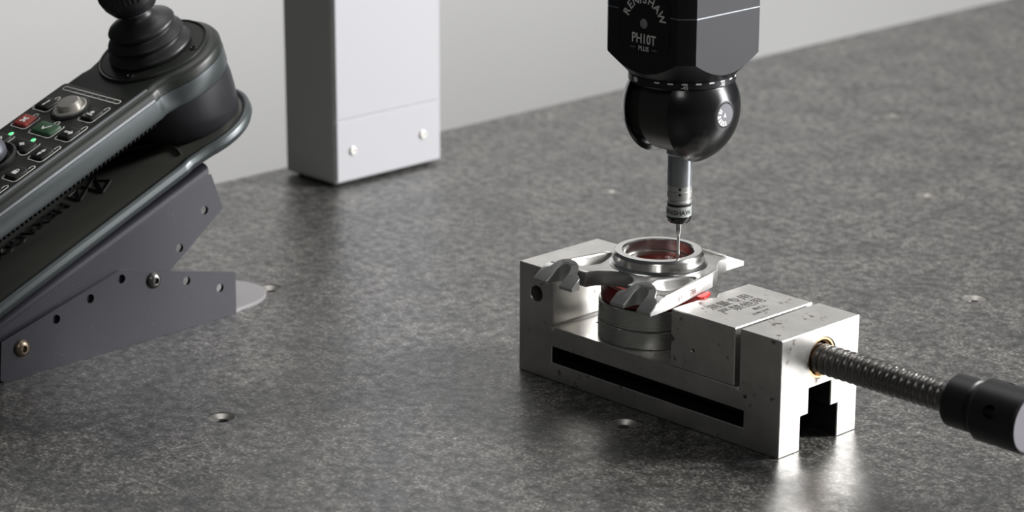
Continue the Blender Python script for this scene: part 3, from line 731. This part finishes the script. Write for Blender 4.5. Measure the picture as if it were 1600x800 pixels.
    if hx is not None:
        pth += [(hx+1.5*math.cos(math.radians(t)), top-0.6+1.7*math.sin(math.radians(t))) for t in range(0, 181, 30)] + [(hx-1.5, u_+b_-0.4)]
        line(pth, k_, 'key_outline')
    else:
        line(pth, k_, 'key_outline')
        hx = w_+1.5; top = u_+b_+1.4
        line([(hx+1.5, u_+b_-1.0)]+[(hx+1.5*math.cos(math.radians(t)), top-0.6+1.7*math.sin(math.radians(t))) for t in range(0, 181, 30)]+[(hx-1.5, u_+b_-1.0)], k_, 'lamp_outline')
    if led:
        bm = bmesh.new(); loft(bm, [(hx+1.2*math.cos(2*math.pi*i/16), top-0.4+1.5*math.sin(2*math.pi*i/16)) for i in range(16)], [(ZP-0.1, 0), (ZP+0.35, 0.1)]); lc('indicator_lamp', to_mesh(bm), 'led_green', k_, 30)
key(-56.2, 9.6, 12, 10.5, 'key_black', 'stroke', 'top')
key(-55.0, -8.4, 12, 10.5, 'key_red', 'x', 'top')
key(-33.2, -9.8, 18, 10.5, 'key_green', 'check', 'top')
key(-15.4, 11.0, 10.5, 11, 'key_black', 'robot')
key(-13.2, -8.6, 10.5, 11, 'key_black', 'arrow')
key(-54.5, -28.4, 12, 10.5, 'key_black', 'leftright', 'top', True)
key(-33.5, -28.2, 18, 10.5, 'key_black', 'leftright', 'top', True, True)
key(-13.0, -29.4, 10.5, 11, 'key_black', 'updown')
key(-12.4, -49.4, 10.5, 11, 'key_black', 'lock')
key(-12.6, -69.4, 10.5, 11, 'key_black', 'stroke')
# speed wheel
bm = bmesh.new(); lathe(bm, [(12.2, ZP-0.1), (12.2, 0.9), (11.0, 1.3), (10.4, 0.9), (0, 0.9)], 56, 'z', (-35.8, 11.3, 0)); wh = cc_('speed_dial', bm, 'key_black', smooth=40)
bm = bmesh.new(); lathe(bm, [(10.3, 0.8), (10.3, 1.9), (9.7, 2.4), (0, 2.4)], 56, 'z', (-35.8, 11.3, 0)); lc('dial_ring', to_mesh(bm), 'silver_button', wh, 30)
bm = bmesh.new(); lathe(bm, [(7.0, 2.1), (7.0, 4.6), (6.2, 5.3), (0, 5.5)], 56, 'z', (-36.3, 11.8, 0)); lc('dial_cap', to_mesh(bm), 'silver_button', wh, 30)
# thumb stick at the left edge of the picture
bm = bmesh.new(); lathe(bm, [(16.5, ZP-0.1), (16.5, 2.0), (15.2, 3.0), (14.0, 2.4), (12.5, 0.8), (0, 0.8)], 56, 'z', (-42.0, -46, 0)); ts = cc_('thumbstick_collar', bm, 'key_black', smooth=40)
bm = bmesh.new(); lathe(bm, [(9.5, 0.9), (11.4, 3.0), (11.6, 7.0), (9.8, 13.0), (7.6, 17.0), (5.5, 18.6), (0, 19.0)], 48, 'z', (-42.0, -46, 0)); lc('thumbstick_cap', to_mesh(bm), 'joystick_silver', ts, 40)
# joystick: recessed disc, bellows boot, stem, knob
JW, JU = -36.0, 76.5
bm = bmesh.new(); lathe(bm, [(33.8, -0.6), (33.8, 0.9), (33.2, 1.5), (32.4, 1.3), (32.2, 0.7), (31.6, 0.7), (31.2, 1.2), (0, 1.2)], 80, 'z', (JW+1.5, JU, 0)); js = cc_('joystick_plate', bm, 'shell_dark', smooth=30)
for a in (200, 290, 20, 110):
    bm = bmesh.new(); c_ = (JW+1.5+28.6*math.cos(math.radians(a)), JU+28.6*math.sin(math.radians(a)), 0)
    lathe(bm, [(2.3, 1.1), (2.3, 1.6), (1.5, 1.9), (1.2, 1.3), (0, 1.3)], 20, 'z', c_); lc('plate_screw', to_mesh(bm), 'key_black', js, 30)
bm = bmesh.new()
lathe(bm, [(24.0, 1.1), (25.0, 2.2), (25.2, 3.4), (24.2, 4.8), (20.5, 6.6), (20.0, 7.6), (20.6, 8.4), (22.6, 9.6), (23.0, 11.0), (22.2, 12.2), (18.4, 14.0), (17.8, 15.0), (18.2, 15.8), (20.0, 17.0), (20.3, 18.4), (19.4, 19.8), (14.5, 22.2), (10.5, 24.2), (9.2, 25.8), (9.0, 27.4), (0, 27.4)], 80, 'z', (JW, JU, 0)); cc_('joystick_boot', bm, 'boot_rubber', smooth=45)
bm = bmesh.new(); lathe(bm, [(8.4, 27.2), (8.4, 31.0), (0, 31.0)], 40, 'z', (JW, JU, 0)); cc_('joystick_stem', bm, 'grey_aluminium')
bm = bmesh.new(); lathe(bm, [(0, 29.5), (11.8, 29.5), (13.4, 30.4), (16.4, 35.0), (17.6, 38.5), (17.8, 52), (16.5, 58), (12, 62), (0, 63.5)], 64, 'z', (JW, JU, 0)); kn = cc_('joystick_knob', bm, 'boot_rubber', smooth=45)
for i in range(40):
    a = 2*math.pi*i/40; r = 17.75
    bm = bmesh.new(); c_ = (JW+r*math.cos(a), JU+r*math.sin(a))
    tube(bm, [(*c_, 40), (*c_, 52)], 0.45, 5); lc('grip_rib', to_mesh(bm), 'grey_print' if False else 'boot_rubber', kn, 60)
